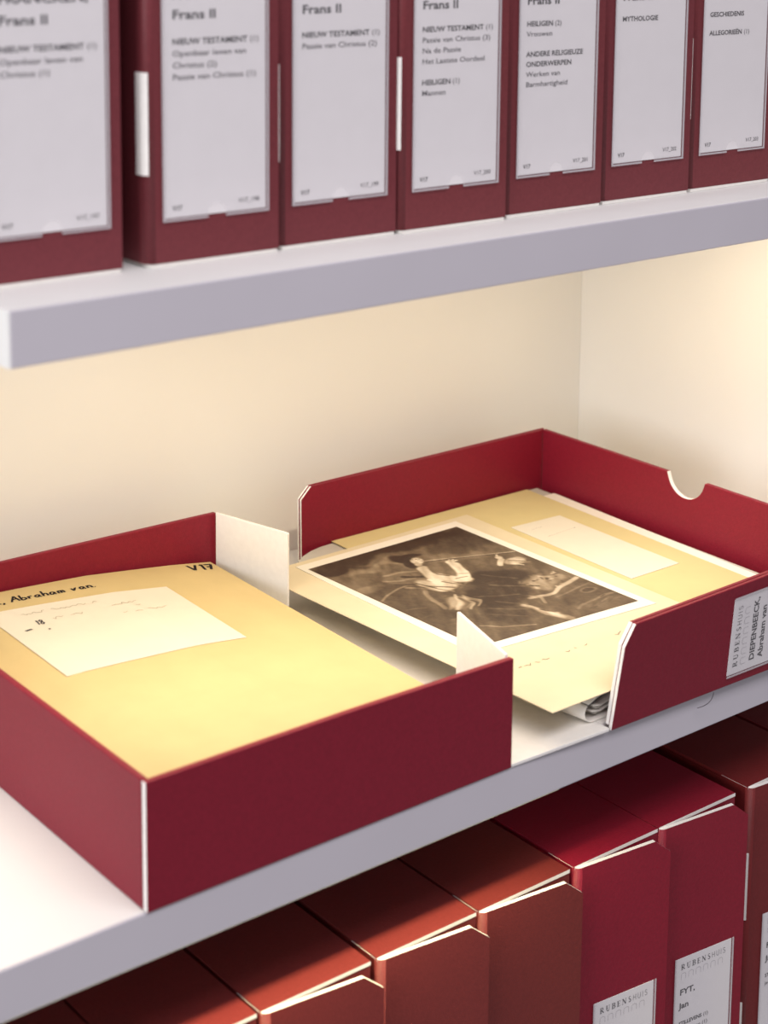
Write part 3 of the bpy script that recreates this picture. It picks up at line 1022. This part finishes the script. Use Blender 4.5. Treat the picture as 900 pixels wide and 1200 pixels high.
# folded bundle of clippings under the mount's front corner
cl = thing('clipping_bundle', 'rolled bundle of printed clippings in a white paper under the mount', 'papers')
def roll(name, prof, y0, y1, th, m, skew=0.0):
    """curled sheet: profile in (x, z) swept along y with real thickness"""
    V, Fc = [], []
    n = len(prof)
    nr = []
    for i in range(n):
        a, b = prof[max(0, i - 1)], prof[min(n - 1, i + 1)]
        d = Vector((b[0] - a[0], b[1] - a[1])).normalized()
        nr.append((-d.y * th, d.x * th))
    for yy in (y0, y1):
        for s in (0, 1):
            for i, (x, z) in enumerate(prof):
                V.append((x + nr[i][0] * s + skew * (yy - y0), yy, z + nr[i][1] * s))
    q = lambda e, s, i: (e * 2 + s) * n + i
    for i in range(n - 1):
        Fc += [(q(0, 0, i), q(0, 0, i + 1), q(1, 0, i + 1), q(1, 0, i)), (q(0, 1, i), q(1, 1, i), q(1, 1, i + 1), q(0, 1, i + 1)),
               (q(0, 0, i), q(0, 1, i), q(0, 1, i + 1), q(0, 0, i + 1)), (q(1, 0, i), q(1, 0, i + 1), q(1, 1, i + 1), q(1, 1, i))]
    for i in (0, n - 1):
        Fc.append((q(0, 0, i), q(1, 0, i), q(1, 1, i), q(0, 1, i)))
    me = new_mesh(name, V, Fc)
    bm = bmesh.new(); bm.from_mesh(me); bmesh.ops.recalc_face_normals(bm, faces=bm.faces); bm.to_mesh(me); bm.free()
    return link(name, me, [m], cl, smooth=True)
prof = [(.420, .0040), (.385, .0040)] + [(.3735 + .0085 * math.cos(math.radians(a)), .0040 + .0072 + .0072 * math.sin(math.radians(a))) for a in range(260, 130, -16)]
roll('wrapper', [(x - .004, z) for x, z in prof], .0085, .030, .0006, 'paper', -.15)
roll('top_sheet', [(.3640, .0175), (.372, .0205), (.385, .0232), (.40, .0240), (.42, .0240)], .0080, .030, .0009, 'photo_white', -.15)
roll('dark_sheet', [(.3660, .0158), (.374, .0185), (.386, .0212), (.40, .0222), (.42, .0224)], .0092, .030, .0012, 'dark_print', -.15)
for i, (z0, m) in enumerate(((.0140, 'paper'), (.0115, 'news'), (.0092, 'paper'), (.0070, 'news'))):
    roll('clipping', [(.3700 + .002 * (i % 2), z0 + .0005), (.378, z0 - .0012 + .0012 * (i % 2)), (.390, z0 + .0016), (.405, z0 + .002), (.42, z0 + .002)], .0090 + .0007 * i, .030, .0007, m, -.15)

# a loose fibre hanging from the box over the shelf edge
th = bpy.data.curves.new('thread', 'CURVE')
th.dimensions = '3D'
th.bevel_depth = .00022
sp = th.splines.new('NURBS')
pts = [(.4765, -.0085, .0010), (.4745, -.0096, -.0020), (.4725, -.0085, -.0060), (.4680, -.0060, -.0085), (.4655, -.0030, -.0100)]
sp.points.add(len(pts) - 1)
for p, q in zip(sp.points, pts):
    p.co = (*q, 1)
sp.use_endpoint_u = True
th.materials.append(M['thread'])
tc_ = bpy.data.objects.new('thread_curve', th)
COL.objects.link(tc_)
tme = bpy.data.meshes.new_from_object(tc_.evaluated_get(bpy.context.evaluated_depsgraph_get()))
bpy.data.objects.remove(tc_)
to = bpy.data.objects.new('loose_thread', tme)
COL.objects.link(to)
tag(to, 'thin dark loose thread hanging over the front edge below the open box', 'thread')
